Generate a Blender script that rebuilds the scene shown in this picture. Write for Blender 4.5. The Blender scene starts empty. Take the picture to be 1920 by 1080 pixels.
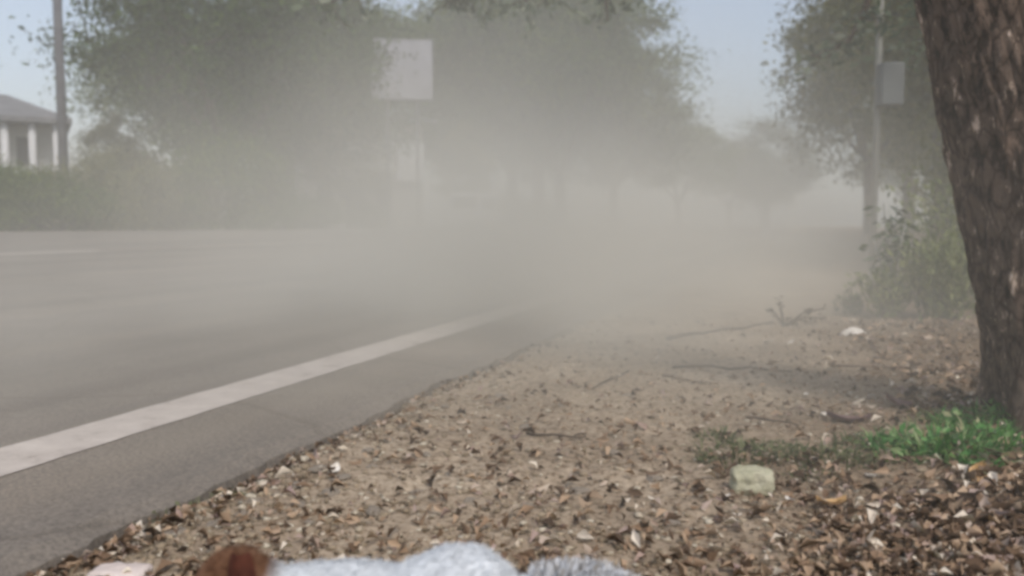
import bpy, math, random
import numpy as np
from mathutils import Vector, Matrix, noise
R = math.radians
S = bpy.context.scene
COL = S.collection
rng = np.random.default_rng(7)
random.seed(7)

# ------------------------------------------------------------------ camera, world, sun, exposure
CAMH = 0.55
YAW, PITCH, F = R(18.65), math.atan(120/1600), 1600.0      # focal length in pixels of the 1920 frame
cam_d = bpy.data.cameras.new('camera'); cam = bpy.data.objects.new('camera', cam_d); COL.objects.link(cam)
cam.location = (0, 0, CAMH); cam.rotation_euler = (R(90)-PITCH, 0, YAW)
cam_d.sensor_width = 36; cam_d.lens = F/1920*36; cam_d.clip_start = 0.05; cam_d.clip_end = 2000
cam_d.dof.use_dof = True; cam_d.dof.focus_distance = 1.9
cam_d.dof.aperture_fstop = (cam_d.lens/1000)/0.009
S.camera = cam
w = bpy.data.worlds.new('World'); S.world = w; w.use_nodes = True
nt = w.node_tree; bg = nt.nodes['Background']
sky = nt.nodes.new('ShaderNodeTexSky'); sky.sky_type = 'NISHITA'; sky.sun_disc = False
SUN_EL, SUN_ROT = R(52), R(135)
sky.sun_elevation = SUN_EL; sky.sun_rotation = SUN_ROT; sky.dust_density = 2.5; sky.air_density = 1.0; sky.ozone_density = 1.6
hs = nt.nodes.new('ShaderNodeHueSaturation'); hs.inputs['Saturation'].default_value = .74
nt.links.new(sky.outputs[0], hs.inputs['Color']); nt.links.new(hs.outputs[0], bg.inputs[0]); bg.inputs[1].default_value = 0.15
sd = bpy.data.lights.new('sun', 'SUN'); sd.energy = 1.5; sd.angle = R(12); sd.color = (1, .94, .84)
so = bpy.data.objects.new('sun', sd); COL.objects.link(so)
dirv = Vector((math.sin(SUN_ROT)*math.cos(SUN_EL), math.cos(SUN_ROT)*math.cos(SUN_EL), math.sin(SUN_EL)))
so.rotation_euler = dirv.to_track_quat('Z', 'Y').to_euler(); so.location = (0, 0, 30)
S.view_settings.view_transform = 'Standard'; S.view_settings.look = 'None'
S.view_settings.exposure = 0.38; S.view_settings.gamma = 1.0
S.render.engine = 'CYCLES'
c = S.cycles
c.pixel_filter_type = 'BLACKMAN_HARRIS'; c.filter_width = 3.4       # soft, low resolution lens
c.volume_step_rate = 0.12; c.volume_max_steps = 160
c.volume_bounces = 2; c.max_bounces = 6; c.diffuse_bounces = 3; c.glossy_bounces = 2; c.transmission_bounces = 3
c.transparent_max_bounces = 8

# ------------------------------------------------------------------ helpers
cy, sy_ = math.cos(YAW), math.sin(YAW)
M = cam.rotation_euler.to_matrix()
def ray(px, py):
    d = M @ Vector(((px-960)/F, (540-py)/F, -1)); return d
def G(px, py, z=0.0):                                    # ground point seen at a pixel of the 1920 frame
    d = ray(px, py); t = (z-CAMH)/d.z
    return Vector((0, 0, CAMH)) + d*t
def A(px, py, fwd):                                      # point at a distance along the view axis
    return Vector((0, 0, CAMH)) + ray(px, py)*fwd
def tag(o, label=None, cat=None, group=None, kind=None):
    if label: o['label'] = label
    if cat: o['category'] = cat
    if group: o['group'] = group
    if kind: o['kind'] = kind
    return o
def empty(name, loc=(0, 0, 0), rz=0):
    o = bpy.data.objects.new(name, None); COL.objects.link(o); o.location = loc; o.rotation_euler = (0, 0, rz); return o
def link(name, me, mat, parent=None, smooth=False):
    if mat and not me.materials: me.materials.append(mat)
    if smooth: me.polygons.foreach_set('use_smooth', [True]*len(me.polygons))
    o = bpy.data.objects.new(name, me); COL.objects.link(o)
    if parent: o.parent = parent
    return o
def copy_tree(o, parent=None):
    kids = [k for k in COL.objects if k.parent == o]
    n = o.copy(); COL.objects.link(n); n.parent = parent
    for k in kids: copy_tree(k, n)
    return n
class MB:
    def __init__(s): s.v = []; s.f = []
    def add(s, vs, fs):
        b = len(s.v); s.v += [tuple(v) for v in vs]; s.f += [tuple(i+b for i in f) for f in fs]
    def box(s, x0, x1, y0, y1, z0, z1):
        s.add([(x, y, z) for z in (z0, z1) for y in (y0, y1) for x in (x0, x1)],
              [(0,2,3,1),(4,5,7,6),(0,1,5,4),(2,6,7,3),(0,4,6,2),(1,3,7,5)])
    def tube(s, pts, rad, n=8, caps=True):
        pts = [Vector(p) for p in pts]; vs = []; fs = []; k = len(pts)
        side = None
        for i, p in enumerate(pts):
            t = (pts[min(i+1, k-1)]-pts[max(i-1, 0)]).normalized()
            if side is None: side = t.orthogonal().normalized()
            side = (side - t*side.dot(t)).normalized(); up = t.cross(side)
            for j in range(n):
                a = 2*math.pi*j/n
                vs.append(p + (side*math.cos(a)+up*math.sin(a))*rad[i])
        for i in range(k-1):
            for j in range(n):
                fs.append((i*n+j, i*n+(j+1)%n, (i+1)*n+(j+1)%n, (i+1)*n+j))
        if caps: fs += [tuple(range(n))[::-1], tuple(range((k-1)*n, k*n))]
        s.add(vs, fs)
    def mesh(s, name):
        me = bpy.data.meshes.new(name); me.from_pydata(s.v, [], s.f); me.update(); return me
    def build(s, name, mat, parent=None, smooth=False): return link(name, s.mesh(name), mat, parent, smooth)
def np_mesh(name, V, Q):                                 # V (n,3), Q (m,k)
    me = bpy.data.meshes.new(name); m, k = Q.shape
    me.vertices.add(len(V)); me.vertices.foreach_set('co', V.astype(np.float32).ravel())
    me.loops.add(m*k); me.loops.foreach_set('vertex_index', Q.astype(np.int32).ravel())
    me.polygons.add(m); me.polygons.foreach_set('loop_start', np.arange(m, dtype=np.int32)*k)
    me.update(calc_edges=True); me.validate(); return me
def unit(a): return a/np.maximum(np.linalg.norm(a, axis=1, keepdims=True), 1e-9)
def leaves(C, size, rg, aspect=0.45, fold=0.18, dirs=None, flat=None):
    """one folded leaf (two quads) at every centre"""
    n = len(C); size = np.broadcast_to(np.asarray(size, float), (n,))[:, None]*rg.uniform(.65, 1.3, (n, 1))
    d = unit(rg.normal(size=(n, 3))) if dirs is None else unit(dirs + rg.normal(size=(n, 3))*.35)
    nn = rg.normal(size=(n, 3)) + (np.array([0, 0, .8]) if flat is None else np.array([0, 0, flat]))
    nn = unit(nn - d*(nn*d).sum(1, keepdims=True)); s = np.cross(d, nn)
    L = size; W = size*aspect
    p0 = C - d*L*.5; p3 = C + d*L*.5 - nn*L*rg.uniform(-.1, .3, (n, 1))
    mid = C + nn*L*.02
    up = nn*W*fold
    a = mid + s*W*.5 + up - d*L*.05; b = mid - s*W*.5 + up - d*L*.05
    V = np.stack([p0, a, p3, mid, b], 1).reshape(-1, 3)
    base = np.arange(n)[:, None]*5
    Q = np.concatenate([base+np.array([[0, 3, 2, 1]]), base+np.array([[0, 4, 2, 3]])], 0)
    return V, Q
def fbm(x, y, z=0.0, s=1.0, o=4): return noise.fractal(Vector((x*s, y*s, z*s)), 1.0, 2.0, o)

# ------------------------------------------------------------------ materials
def ramp(nt, fac, stops):
    r = nt.nodes.new('ShaderNodeValToRGB'); nt.links.new(fac, r.inputs[0]); e = r.color_ramp.elements
    while len(e) < len(stops): e.new(.5)
    for q, (p, col) in zip(e, stops): q.position = p; q.color = (*col, 1)
    return r.outputs[0]
def tnoise(nt, scale, detail=5, rough=.6, vec=None):
    n = nt.nodes.new('ShaderNodeTexNoise'); n.inputs['Scale'].default_value = scale; n.inputs['Detail'].default_value = detail
    n.inputs['Roughness'].default_value = rough
    if vec is None:
        t = nt.nodes.new('ShaderNodeTexCoord'); vec = t.outputs['Object']
    nt.links.new(vec, n.inputs['Vector']); return n.outputs[0]
def mixc(nt, fac, a, b, mode='MIX'):
    m = nt.nodes.new('ShaderNodeMix'); m.data_type = 'RGBA'; m.blend_type = mode
    for sock, v in ((m.inputs[0], fac), (m.inputs[6], a), (m.inputs[7], b)):
        if hasattr(v, 'links'): nt.links.new(v, sock)
        else: sock.default_value = v if not isinstance(v, tuple) else (*v, 1)
    return m.outputs[2]
def newmat(name, rough=.9):
    m = bpy.data.materials.new(name); m.use_nodes = True; nt = m.node_tree; b = nt.nodes['Principled BSDF']
    b.inputs['Roughness'].default_value = rough; b.inputs['Specular IOR Level'].default_value = .2
    return m, nt, b
def bump(nt, b, h, dist=.01, strength=.6):
    n = nt.nodes.new('ShaderNodeBump'); n.inputs['Distance'].default_value = dist; n.inputs['Strength'].default_value = strength
    nt.links.new(h, n.inputs['Height']); nt.links.new(n.outputs[0], b.inputs['Normal'])
def mat_noise(name, c1, c2, scale=4, rough=.9, bd=0, c3=None):
    m, nt, b = newmat(name, rough); f = tnoise(nt, scale)
    st = [(.32, c1), (.68, c2)] if c3 is None else [(.3, c1), (.5, c2), (.7, c3)]
    nt.links.new(ramp(nt, f, st), b.inputs['Base Color'])
    if bd: bump(nt, b, tnoise(nt, scale*6), bd)
    return m
def mat_island(name, stops, rough=.8, trans=0.0, scale=0):
    m, nt, b = newmat(name, rough)
    g = nt.nodes.new('ShaderNodeNewGeometry'); col = ramp(nt, g.outputs['Random Per Island'], stops)
    if scale: col = mixc(nt, tnoise(nt, scale), col, mixc(nt, 1.0, col, (.55, .55, .5), 'MULTIPLY'))
    nt.links.new(col, b.inputs['Base Color'])
    if trans:
        t = nt.nodes.new('ShaderNodeBsdfTranslucent'); nt.links.new(mixc(nt, 1.0, col, (1.2, 1.25, .8), 'MULTIPLY'), t.inputs[0])
        mx = nt.nodes.new('ShaderNodeMixShader'); mx.inputs[0].default_value = trans
        nt.links.new(b.outputs[0], mx.inputs[1]); nt.links.new(t.outputs[0], mx.inputs[2])
        nt.links.new(mx.outputs[0], nt.nodes['Material Output'].inputs[0])
    return m

def ground_mat():
    m, nt, b = newmat('dusty_soil', .95)
    dust = ramp(nt, tnoise(nt, 2.2, 8, .65), [(.3, (.245, .190, .135)), (.5, (.355, .282, .207)), (.7, (.46, .378, .285))])
    fine = ramp(nt, tnoise(nt, 55, 6, .7), [(.38, (.40, .35, .30)), (.47, (.85, .83, .80)), (.56, (1, 1, 1)), (.68, (1.25, 1.22, 1.18))])
    col = mixc(nt, 1.0, dust, fine, 'MULTIPLY')
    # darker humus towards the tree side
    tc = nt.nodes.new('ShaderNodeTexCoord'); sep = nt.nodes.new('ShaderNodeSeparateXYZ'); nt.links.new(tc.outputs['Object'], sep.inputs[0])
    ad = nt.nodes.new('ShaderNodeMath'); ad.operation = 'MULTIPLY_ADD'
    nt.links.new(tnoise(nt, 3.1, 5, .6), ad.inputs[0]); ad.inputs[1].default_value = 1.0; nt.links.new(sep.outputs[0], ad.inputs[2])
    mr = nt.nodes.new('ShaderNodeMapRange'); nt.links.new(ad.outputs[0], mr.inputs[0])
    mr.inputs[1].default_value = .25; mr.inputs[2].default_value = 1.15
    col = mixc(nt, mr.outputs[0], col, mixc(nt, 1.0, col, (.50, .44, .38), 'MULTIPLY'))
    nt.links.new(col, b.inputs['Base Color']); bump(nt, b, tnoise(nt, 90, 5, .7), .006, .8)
    return m
def asphalt_mat():
    m, nt, b = newmat('dusty_asphalt', .85)
    base = ramp(nt, tnoise(nt, 1.1, 8, .6), [(.3, (.150, .131, .112)), (.55, (.186, .163, .140)), (.75, (.24, .21, .180))])
    fine = ramp(nt, tnoise(nt, 110, 3, .8), [(.33, (.66, .66, .66)), (.5, (1, 1, 1)), (.66, (1.3, 1.28, 1.24))])
    tc = nt.nodes.new('ShaderNodeTexCoord'); mp = nt.nodes.new('ShaderNodeMapping'); nt.links.new(tc.outputs['Object'], mp.inputs[0]); mp.inputs['Scale'].default_value = (1.6, .10, 1)
    track = ramp(nt, tnoise(nt, 1.0, 4, .6, mp.outputs[0]), [(.35, (.74, .73, .72)), (.5, (1, 1, 1)), (.65, (1.18, 1.16, 1.12))])
    vo = nt.nodes.new('ShaderNodeTexVoronoi'); vo.feature = 'DISTANCE_TO_EDGE'; vo.inputs['Scale'].default_value = .9
    wv = nt.nodes.new('ShaderNodeMix'); wv.data_type = 'VECTOR'; wv.inputs[0].default_value = .10; n3 = nt.nodes.new('ShaderNodeTexNoise'); n3.inputs['Scale'].default_value = 5
    nt.links.new(tc.outputs['Object'], n3.inputs['Vector']); nt.links.new(tc.outputs['Object'], wv.inputs[4]); nt.links.new(n3.outputs['Color'], wv.inputs[5]); nt.links.new(wv.outputs[1], vo.inputs['Vector'])
    crack = ramp(nt, vo.outputs['Distance'], [(0, (.45, .43, .40)), (.006, (.6, .58, .55)), (.014, (1, 1, 1))])
    base = mixc(nt, 1.0, mixc(nt, 1.0, base, track, 'MULTIPLY'), mixc(nt, .3, (1, 1, 1), crack), 'MULTIPLY')
    nt.links.new(mixc(nt, 1.0, base, fine, 'MULTIPLY'), b.inputs['Base Color']); bump(nt, b, tnoise(nt, 160, 3, .8), .003, .5)
    return m
def paint_mat():
    m, nt, b = newmat('worn_white_paint', .8)
    col = ramp(nt, tnoise(nt, 9, 8, .75), [(.30, (.26, .22, .19)), (.42, (.44, .39, .35)), (.7, (.56, .505, .455))])
    nt.links.new(col, b.inputs['Base Color']); bump(nt, b, tnoise(nt, 160, 3, .8), .002, .4)
    return m
def bark_mat(name, dark, mid, light, sc=9):
    m, nt, b = newmat(name, .92)
    tc = nt.nodes.new('ShaderNodeTexCoord'); mp = nt.nodes.new('ShaderNodeMapping'); nt.links.new(tc.outputs['Object'], mp.inputs[0])
    mp.inputs['Scale'].default_value = (1, 1, .42)
    f = tnoise(nt, sc*2.2, 6, .70, mp.outputs[0]); g = tnoise(nt, sc*.8, 4, .6, mp.outputs[0])
    col = ramp(nt, f, [(.41, dark), (.49, mid), (.58, mid), (.68, light)])
    vo = nt.nodes.new('ShaderNodeTexVoronoi'); vo.feature = 'DISTANCE_TO_EDGE'; vo.inputs['Scale'].default_value = sc*2.2
    wv = nt.nodes.new('ShaderNodeMix'); wv.data_type = 'VECTOR'; wv.inputs[0].default_value = .06; n3 = nt.nodes.new('ShaderNodeTexNoise'); n3.inputs['Scale'].default_value = sc
    nt.links.new(mp.outputs[0], n3.inputs['Vector']); nt.links.new(mp.outputs[0], wv.inputs[4]); nt.links.new(n3.outputs['Color'], wv.inputs[5]); nt.links.new(wv.outputs[1], vo.inputs['Vector'])
    fis = ramp(nt, vo.outputs['Distance'], [(0, (.30, .27, .25)), (.06, (.75, .72, .70)), (.14, (1, 1, 1))])
    col = mixc(nt, 1.0, col, fis, 'MULTIPLY')
    col = mixc(nt, g, col, mixc(nt, 1.0, col, (1.1, .98, .92), 'MULTIPLY'))
    nt.links.new(col, b.inputs['Base Color'])
    hh = mixc(nt, .3, f, vo.outputs['Distance'], 'ADD'); bump(nt, b, hh, .02, 1.0)
    return m
MAT = dict(
    ground=ground_mat(), asphalt=asphalt_mat(), paint=paint_mat(),
    bark=bark_mat('rough_bark', (.030, .021, .016), (.125, .093, .072), (.62, .52, .43), 13),
    bark2=bark_mat('far_bark', (.05, .042, .034), (.10, .085, .07), (.17, .15, .12), 3),
    leaf_dark=mat_island('leaf_dark', [(0, (.012, .028, .003)), (.6, (.032, .066, .008)), (1, (.09, .14, .022))], .6, .3),
    leaf_mid=mat_island('leaf_mid', [(0, (.030, .062, .006)), (.6, (.072, .118, .014)), (1, (.16, .20, .032))], .6, .35),
    leaf_yellow=mat_island('leaf_yellow', [(0, (.08, .09, .03)), (.6, (.16, .16, .06)), (1, (.26, .24, .11))], .6, .35),
    leaf_green=mat_island('leaf_green', [(0, (.045, .07, .018)), (.5, (.14, .17, .05)), (1, (.32, .34, .15))], .55, .35),
    leaf_pale=mat_island('leaf_near', [(0, (.04, .065, .04)), (.5, (.10, .14, .085)), (.75, (.16, .20, .13)), (1, (.36, .38, .30))], .45, .35),
    grass=mat_island('grass_bright', [(0, (.03, .07, .02)), (.35, (.06, .19, .045)), (.7, (.12, .30, .08)), (.9, (.26, .40, .17)), (1, (.40, .36, .22))], .5, .35),
    grass2=mat_island('grass_olive', [(0, (.06, .075, .03)), (.6, (.12, .14, .06)), (1, (.22, .22, .13))], .6, .3),
    litter=mat_island('leaf_litter', [(0, (.04, .026, .017)), (.25, (.15, .095, .060)), (.5, (.29, .195, .125)), (.76, (.44, .32, .22)), (.86, (.32, .23, .21)), (.93, (.55, .46, .36)), (1, (.70, .62, .52))], .75, .08),
    pebble=mat_island('pebble', [(0, (.12, .09, .06)), (.25, (.27, .21, .145)), (.75, (.43, .345, .25)), (1, (.68, .61, .50))], .9, 0, 30),
    twig=mat_noise('twig', (.10, .07, .05), (.30, .23, .17), 20), twigdark=mat_noise('twigdark', (.04, .03, .022), (.13, .095, .07), 20),
    stone=mat_noise('stone', (.20, .165, .13), (.42, .36, .29), 14, .9, .01),
    mossy=mat_noise('mossy_stone', (.30, .29, .19), (.46, .44, .31), 22, .95, .012, (.52, .49, .37)),
    pinkstone=mat_noise('pale_pink_stone', (.50, .42, .38), (.66, .58, .54), 12, .8, .004),
    paper=mat_noise('pale_scrap', (.55, .50, .44), (.82, .78, .72), 25, .7),
    yleaf=mat_noise('yellow_leaf', (.42, .25, .09), (.74, .50, .27), 22, .7),
    pleaf=mat_noise('purple_leaf', (.10, .055, .055), (.24, .16, .16), 14, .7),
    wall=mat_noise('cream_wall', (.36, .37, .35), (.46, .47, .45), 1.2), wallw=mat_noise('white_wall', (.48, .49, .50), (.62, .62, .64), 1.0),
    roof=mat_noise('grey_roof', (.12, .12, .13), (.2, .2, .21), 2), dark=mat_noise('dark_opening', (.03, .03, .03), (.06, .06, .06), 2, .5),
    pole=mat_noise('pole_grey', (.10, .10, .11), (.16, .16, .17), 4), polepale=mat_noise('pole_pale', (.22, .22, .20), (.31, .31, .28), 4),
    board=mat_noise('lavender_board', (.26, .26, .29), (.38, .38, .42), .8, .5),
    slat=mat_noise('slat_grey', (.30, .28, .26), (.42, .40, .37), 3), boxblue=mat_noise('pale_blue_metal', (.10, .11, .11), (.13, .14, .14), 3, .5),
    white=mat_noise('white_paint', (.66, .66, .68), (.78, .78, .80), 2, .4), glass=mat_noise('dark_glass', (.03, .035, .04), (.06, .065, .07), 2, .15),
    tyre=mat_noise('tyre', (.02, .02, .02), (.04, .04, .04), 6), metal=mat_noise('grey_metal', (.25, .25, .26), (.4, .4, .4), 6, .4),
    brick=mat_noise('low_brick', (.22, .19, .16), (.32, .29, .25), 3))

# ------------------------------------------------------------------ setting
def pave_edge(y): return -1.18 + .045*noise.noise(Vector((0, y*1.3, 3))) + .022*noise.noise(Vector((0, y*6, 7))) + .012*noise.noise(Vector((0, y*19, 1)))
def road_z(x): return .36*max(0, -x-1.0)/14.6 - .002
def gz(x, y):                                            # height of the shoulder
    e = pave_edge(y); d = x-e
    if d < 0: return -.07 if x > -16.7 else .28
    h = -.028*math.exp(-d/.10) - .022*math.exp(-d/.03) + .016*fbm(x, y, 0, 1.7, 3) + .009*fbm(x, y, 5, 7, 3) + .0065*fbm(x, y, 9, 22, 3)
    h += .05*max(0, min(1, (x-.9)/2.5))
    return h
def graded(lo, f0, f1, hi, step, n):
    a = list(np.arange(f0, f1, step)); g = (np.linspace(0, 1, n)**2.2)[1:]
    return np.array([f0-(f0-lo)*t for t in g[::-1]] + a + [a[-1]+(hi-a[-1])*t for t in g])
xs = graded(-260, -1.5, 2.9, 260, .014, 26); ys = graded(-40, .45, 5.6, 280, .016, 34)
X, Y = np.meshgrid(xs, ys); Z = np.empty_like(X)
for i in range(X.shape[0]):
    for j in range(X.shape[1]):
        Z[i, j] = gz(X[i, j], Y[i, j])
V = np.stack([X, Y, Z], -1).reshape(-1, 3); a, b_ = X.shape
I = (np.arange(a-1)[:, None]*b_ + np.arange(b_-1)[None]).ravel()
gme = np_mesh('ground', V, np.stack([I, I+1, I+b_+1, I+b_], 1))
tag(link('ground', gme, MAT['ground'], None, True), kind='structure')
# road sheet with a ragged, thick near edge
mb = MB(); yl = list(np.arange(-3, 9, .03)) + list(np.linspace(9, 240, 70)) 
rows = []
for y in [-40]+yl:
    e = pave_edge(y)
    rows.append([(-16.6, y, road_z(-16.6)-.1), (-16.6, y, road_z(-16.6)), (-9, y, road_z(-9)), (-3, y, road_z(-3)), (-1.9, y, road_z(-1.9)), (e-.05, y, road_z(e-.05)), (e, y, -.012+.006*noise.noise(Vector((3, y*15, 0)))), (e+.008, y, -.075)])
vs = [p for r in rows for p in r]; n = 8
fs = [(i*n+j, i*n+j+1, (i+1)*n+j+1, (i+1)*n+j) for i in range(len(rows)-1) for j in range(n-1)]
mb.add(vs, fs); tag(mb.build('road', MAT['asphalt'], None, False), kind='structure')
def stripe(name, xa, xb, y0, y1, step, wob):
    m = MB(); yy = list(np.arange(y0, min(y1, 9), step)) + (list(np.linspace(9, y1, 60)) if y1 > 9 else [y1])
    vs = []
    for y in yy:
        l = xa + wob*noise.noise(Vector((xa, y*9, 0))); r = xb + wob*noise.noise(Vector((xb, y*9, 4)))
        vs += [(l, y, road_z(l)+.0025), (r, y, road_z(r)+.0025)]
    m.add(vs, [(2*i, 2*i+1, 2*i+3, 2*i+2) for i in range(len(yy)-1)]); return m
tag(stripe('edge_line', -1.785, -1.60, -3, 220, .02, .005).build('road_edge_line', MAT['paint']), kind='structure')
mm = MB()
for k in range(-1, 14):
    y0 = G(60, 505).y - 1.6 + k*9
    q = stripe('d', -9.0, -8.82, y0, y0+3, .3, .01); mm.add(q.v, q.f)
tag(mm.build('lane_marking', MAT['paint']), kind='structure')

# ------------------------------------------------------------------ trees
def crown_points(rg, R3, ncl, per, cr, lo=-.35):
    cs = []
    while len(cs) < ncl:
        p = rg.normal(size=3); p /= np.linalg.norm(p); p *= rg.uniform(.45, 1.0)**.6
        if p[2] > lo: cs.append(p*R3)
    cs = np.array(cs); pts = []
    for q in cs:
        k = int(per*rg.uniform(.5, 1.4)); s = cr*rg.uniform(.6, 1.3)
        pts.append(q + rg.normal(size=(k, 3))*np.array([s, s, s*.6]))
    return cs, np.concatenate(pts)
def tree_proto(name, H, r, R3, cz, seed, leafmat, lsize, ncl=70, per=330, cr=.75, fork=.3, low=-.35):
    rg = np.random.default_rng(seed); rd = random.Random(seed)
    root = empty(name)
    cs, pts = crown_points(rg, np.array(R3), ncl, per, cr, low)
    cs[:, 2] += cz; pts[:, 2] += cz; pts = pts[pts[:, 2] > .15]
    V, Q = leaves(pts, lsize, rg, .5)
    mb = MB(); fz = H*fork
    tp = [(0, 0, -.2), (.02, 0, fz*.3), (rd.uniform(-.2, .2), rd.uniform(-.2, .2), fz)]
    mb.tube(tp, [r*1.3, r*1.02, r*.85], 10)
    top = Vector(tp[-1])
    for k in range(5):                                    # main limbs, each carrying some clumps
        a = 2*math.pi*(k+rd.random()*.6)/5; ex = Vector((math.cos(a)*R3[0]*.45, math.sin(a)*R3[1]*.45, cz-.1*H+rd.uniform(-.05, .1)*H))
        m_ = top.lerp(ex, .5) + Vector((0, 0, -.03*H))
        mb.tube([top-Vector((0, 0, .1)), m_, ex], [r*.6, r*.42, r*.26], 7)
        near = sorted(cs, key=lambda q: (Vector(q)-ex).length)[:7]
        for q in near:
            q = Vector(q); mb.tube([ex, ex.lerp(q, .5)+Vector((0, 0, -.1)), q], [r*.2, r*.12, r*.04], 5)
    mb.build('trunk', MAT['bark2'], root, True)
    link('crown', np_mesh('crown', V, Q), leafmat, root)
    return root
def place(root, first, x, y, rz, s, label, cat, group, sz=None, z=0):
    o = root if first else copy_tree(root)
    o.location = (x, y, z); o.rotation_euler = (0, 0, rz); o.scale = (s, s, sz or s)
    return tag(o, label, cat, group)

big = tree_proto('roadside_tree', 13.5, .33, (7, 7, 4.8), 8.6, 11, MAT['leaf_mid'], .24, 95, 380, .85, .24, -.62)
bigd = tree_proto('dark_roadside_tree', 12, .3, (5.2, 5.2, 5), 7.0, 12, MAT['leaf_dark'], .22, 90, 360, .75, .25, -.75)
slim = tree_proto('slim_tree', 8, .14, (2.4, 2.4, 3.2), 4.6, 13, MAT['leaf_yellow'], .15, 60, 300, .42, .3, -.9)
bush = tree_proto('bush', 2.4, .05, (1.5, 1.5, 1.15), 1.15, 14, MAT['leaf_yellow'], .10, 46, 230, .25, .2, -.95)
hedge = tree_proto('hedge_shrub', 2.4, .05, (1.6, 1.2, 1.0), .95, 15, MAT['leaf_mid'], .10, 46, 230, .28, .2, -.95)

def at(px, lat):                                          # ground point in that column of the photo, lateral offset lat from the camera
    ang = YAW + math.atan((960-px)/F); return lat, -lat/math.tan(ang) if lat < 0 else lat/math.tan(-ang)
L = []
usedp = set()
def put(root, px, lat, s, label, cat, group, rz=None, sz=None):
    x, y = at(px, lat); first = root.name not in usedp; usedp.add(root.name)
    return place(root, first, x, y, random.uniform(0, 6.28) if rz is None else rz, s, label, cat, group, sz)
GL = 'trees beyond the far side of the road'
put(bigd, 440, -20.5, 1.0, 'dark tree with low spreading crown beside the slatted building, nearest tall tree across the road', 'tree', GL)
put(big, 640, -30.0, 1.15, 'broad grey green tree rising behind the lavender board', 'tree', GL)
put(bigd, 890, -22.5, 1.25, 'dark tree just right of the lavender board across the road', 'tree', GL)
put(big, 400, -33.0, 1.0, 'hazy tree standing behind the yellowish bushes', 'tree', GL)
put(bigd, 1010, -17.5, 1.5, 'dark tree dimmed by dust, second to the right of the board', 'tree', GL)
put(big, 960, -21.0, 1.4, 'wide pale tree behind the dark ones right of the board', 'tree', GL)
put(big, 1050, -16.5, 1.30, 'wide tree whose crown ends at the left rim of the sky gap', 'tree', GL)
put(bigd, 1150, -13.5, 1.12, 'dust veiled tree low on the left rim of the sky gap', 'tree', GL)
put(big, 1270, -13.5, .90, 'faint far tree below the middle of the sky gap', 'tree', GL)
put(big, 1365, -11.5, 1.0, 'very faint tree at the far end of the road below the sky gap', 'tree', GL)
put(bigd, 1425, -8.0, 1.25, 'faintest far tree at the lowest tip of the sky gap', 'tree', GL)
o = place(bigd, False, -5.5, 150, 2, 1.5, 'farthest hazy tree closing the end of the road', 'tree', GL)
put(slim, 225, -25, .62, 'small dark tree with flat top right of the tall grey pole', 'tree', GL, sz=.60)
put(slim, 60, -27, .42, 'small tree in front of the white columned house', 'tree', GL, sz=.30)
GB = 'bushes along the far verge'
for i, (px, lat, s, lab) in enumerate([(150, -18.6, .95, 'yellow green bush under the tall grey pole'), (235, -18.9, 1.05, 'yellowish bush right of the grey pole, fullest of its row'),
        (345, -18.4, .85, 'olive bush left of the dark tree trunk across the road'), (300, -22, 1.5, 'tall yellow green bush behind the verge row'), (400, -17.9, .6, 'low olive bush at the foot of the dark tree')]):
    put(bush, px, lat, s, lab, 'bush', GB)
put(hedge, 436, -17.0, 1.15, 'darkest round shrub under the dark tree across the road', 'bush', GB, sz=1.6)
put(slim, 655, -19.5, .75, 'thin olive tree in front of the slatted balcony', 'tree', GL, sz=.7)
put(slim, 870, -18.5, .7, 'thin tree between the board and the white van', 'tree', GL, sz=.8)
put(bigd, 545, -23, 1.1, 'dark crown filling the space between first tree and board', 'tree', GL)
GH = 'low dark hedge along the far verge'
for i, (px, lat, s, lab) in enumerate([(-60, -18.2, 1.0, 'hedge shrub at the far left, running out of the picture'), (20, -18.3, .95, 'dark hedge shrub below the white columned house'), (95, -18.1, .9, 'dark hedge shrub at the foot of the tall grey pole'),
        (520, -18.3, .9, 'dark hedge shrub right of the dark tree across the road'), (600, -18.5, .8, 'hedge shrub below the slatted balcony'), (690, -18.4, .7, 'small hedge shrub under the lavender board'), (960, -18, 1.2, 'dark shrub right of the white van'), (1010, -18, 1.0, 'shrub lost in dust, rightmost of the far hedge')]):
    put(hedge, px, lat, s, lab, 'hedge shrub', GH)
GR = 'trees along the near side of the road'
for X_, Y_, s_, lab in [(4.0, 11.5, 1.25, 'leafy tree close behind the rough leaning trunk'), (4.3, 17, 1.4, 'olive tree behind the pale post'), (4.3, 24, 1.6, 'tree farther along the right side, right of the sky gap'),
        (4.7, 34, 1.9, 'tall hazy tree at the right rim of the sky gap'), (6.6, 14, 1.5, 'tree half hidden by the leaning trunk'), (5.4, 50, 2.2, 'faintest tree on the right of the sky gap'), (2.9, 42, 1.5, 'hazy tree low at the right end of the sky gap'), (7.5, 24, 1.9, 'second row olive tree right of the pale blue box')]:
    place(slim, False, X_, Y_, X_*7, s_, lab, 'tree', GR)
for X_, Y_, s_, lab in [(2.15, 6.6, .42, 'olive bush right behind the green shrubs'), (3.0, 8.2, .75, 'hazy bush filling the gap beside the leaning trunk'), (2.6, 10.5, .8, 'dim bush behind the tall weed'), (3.4, 13.5, 1.1, 'farthest dim bush on the right shoulder')]:
    place(bush, False, X_, Y_, X_*9, s_, lab, 'bush', 'bushes behind the leaning trunk', s_*1.1)
big2 = put(big, 1700, 12, .9, 'broad olive tree behind the roadside row on the right', 'tree', GR)

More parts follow.
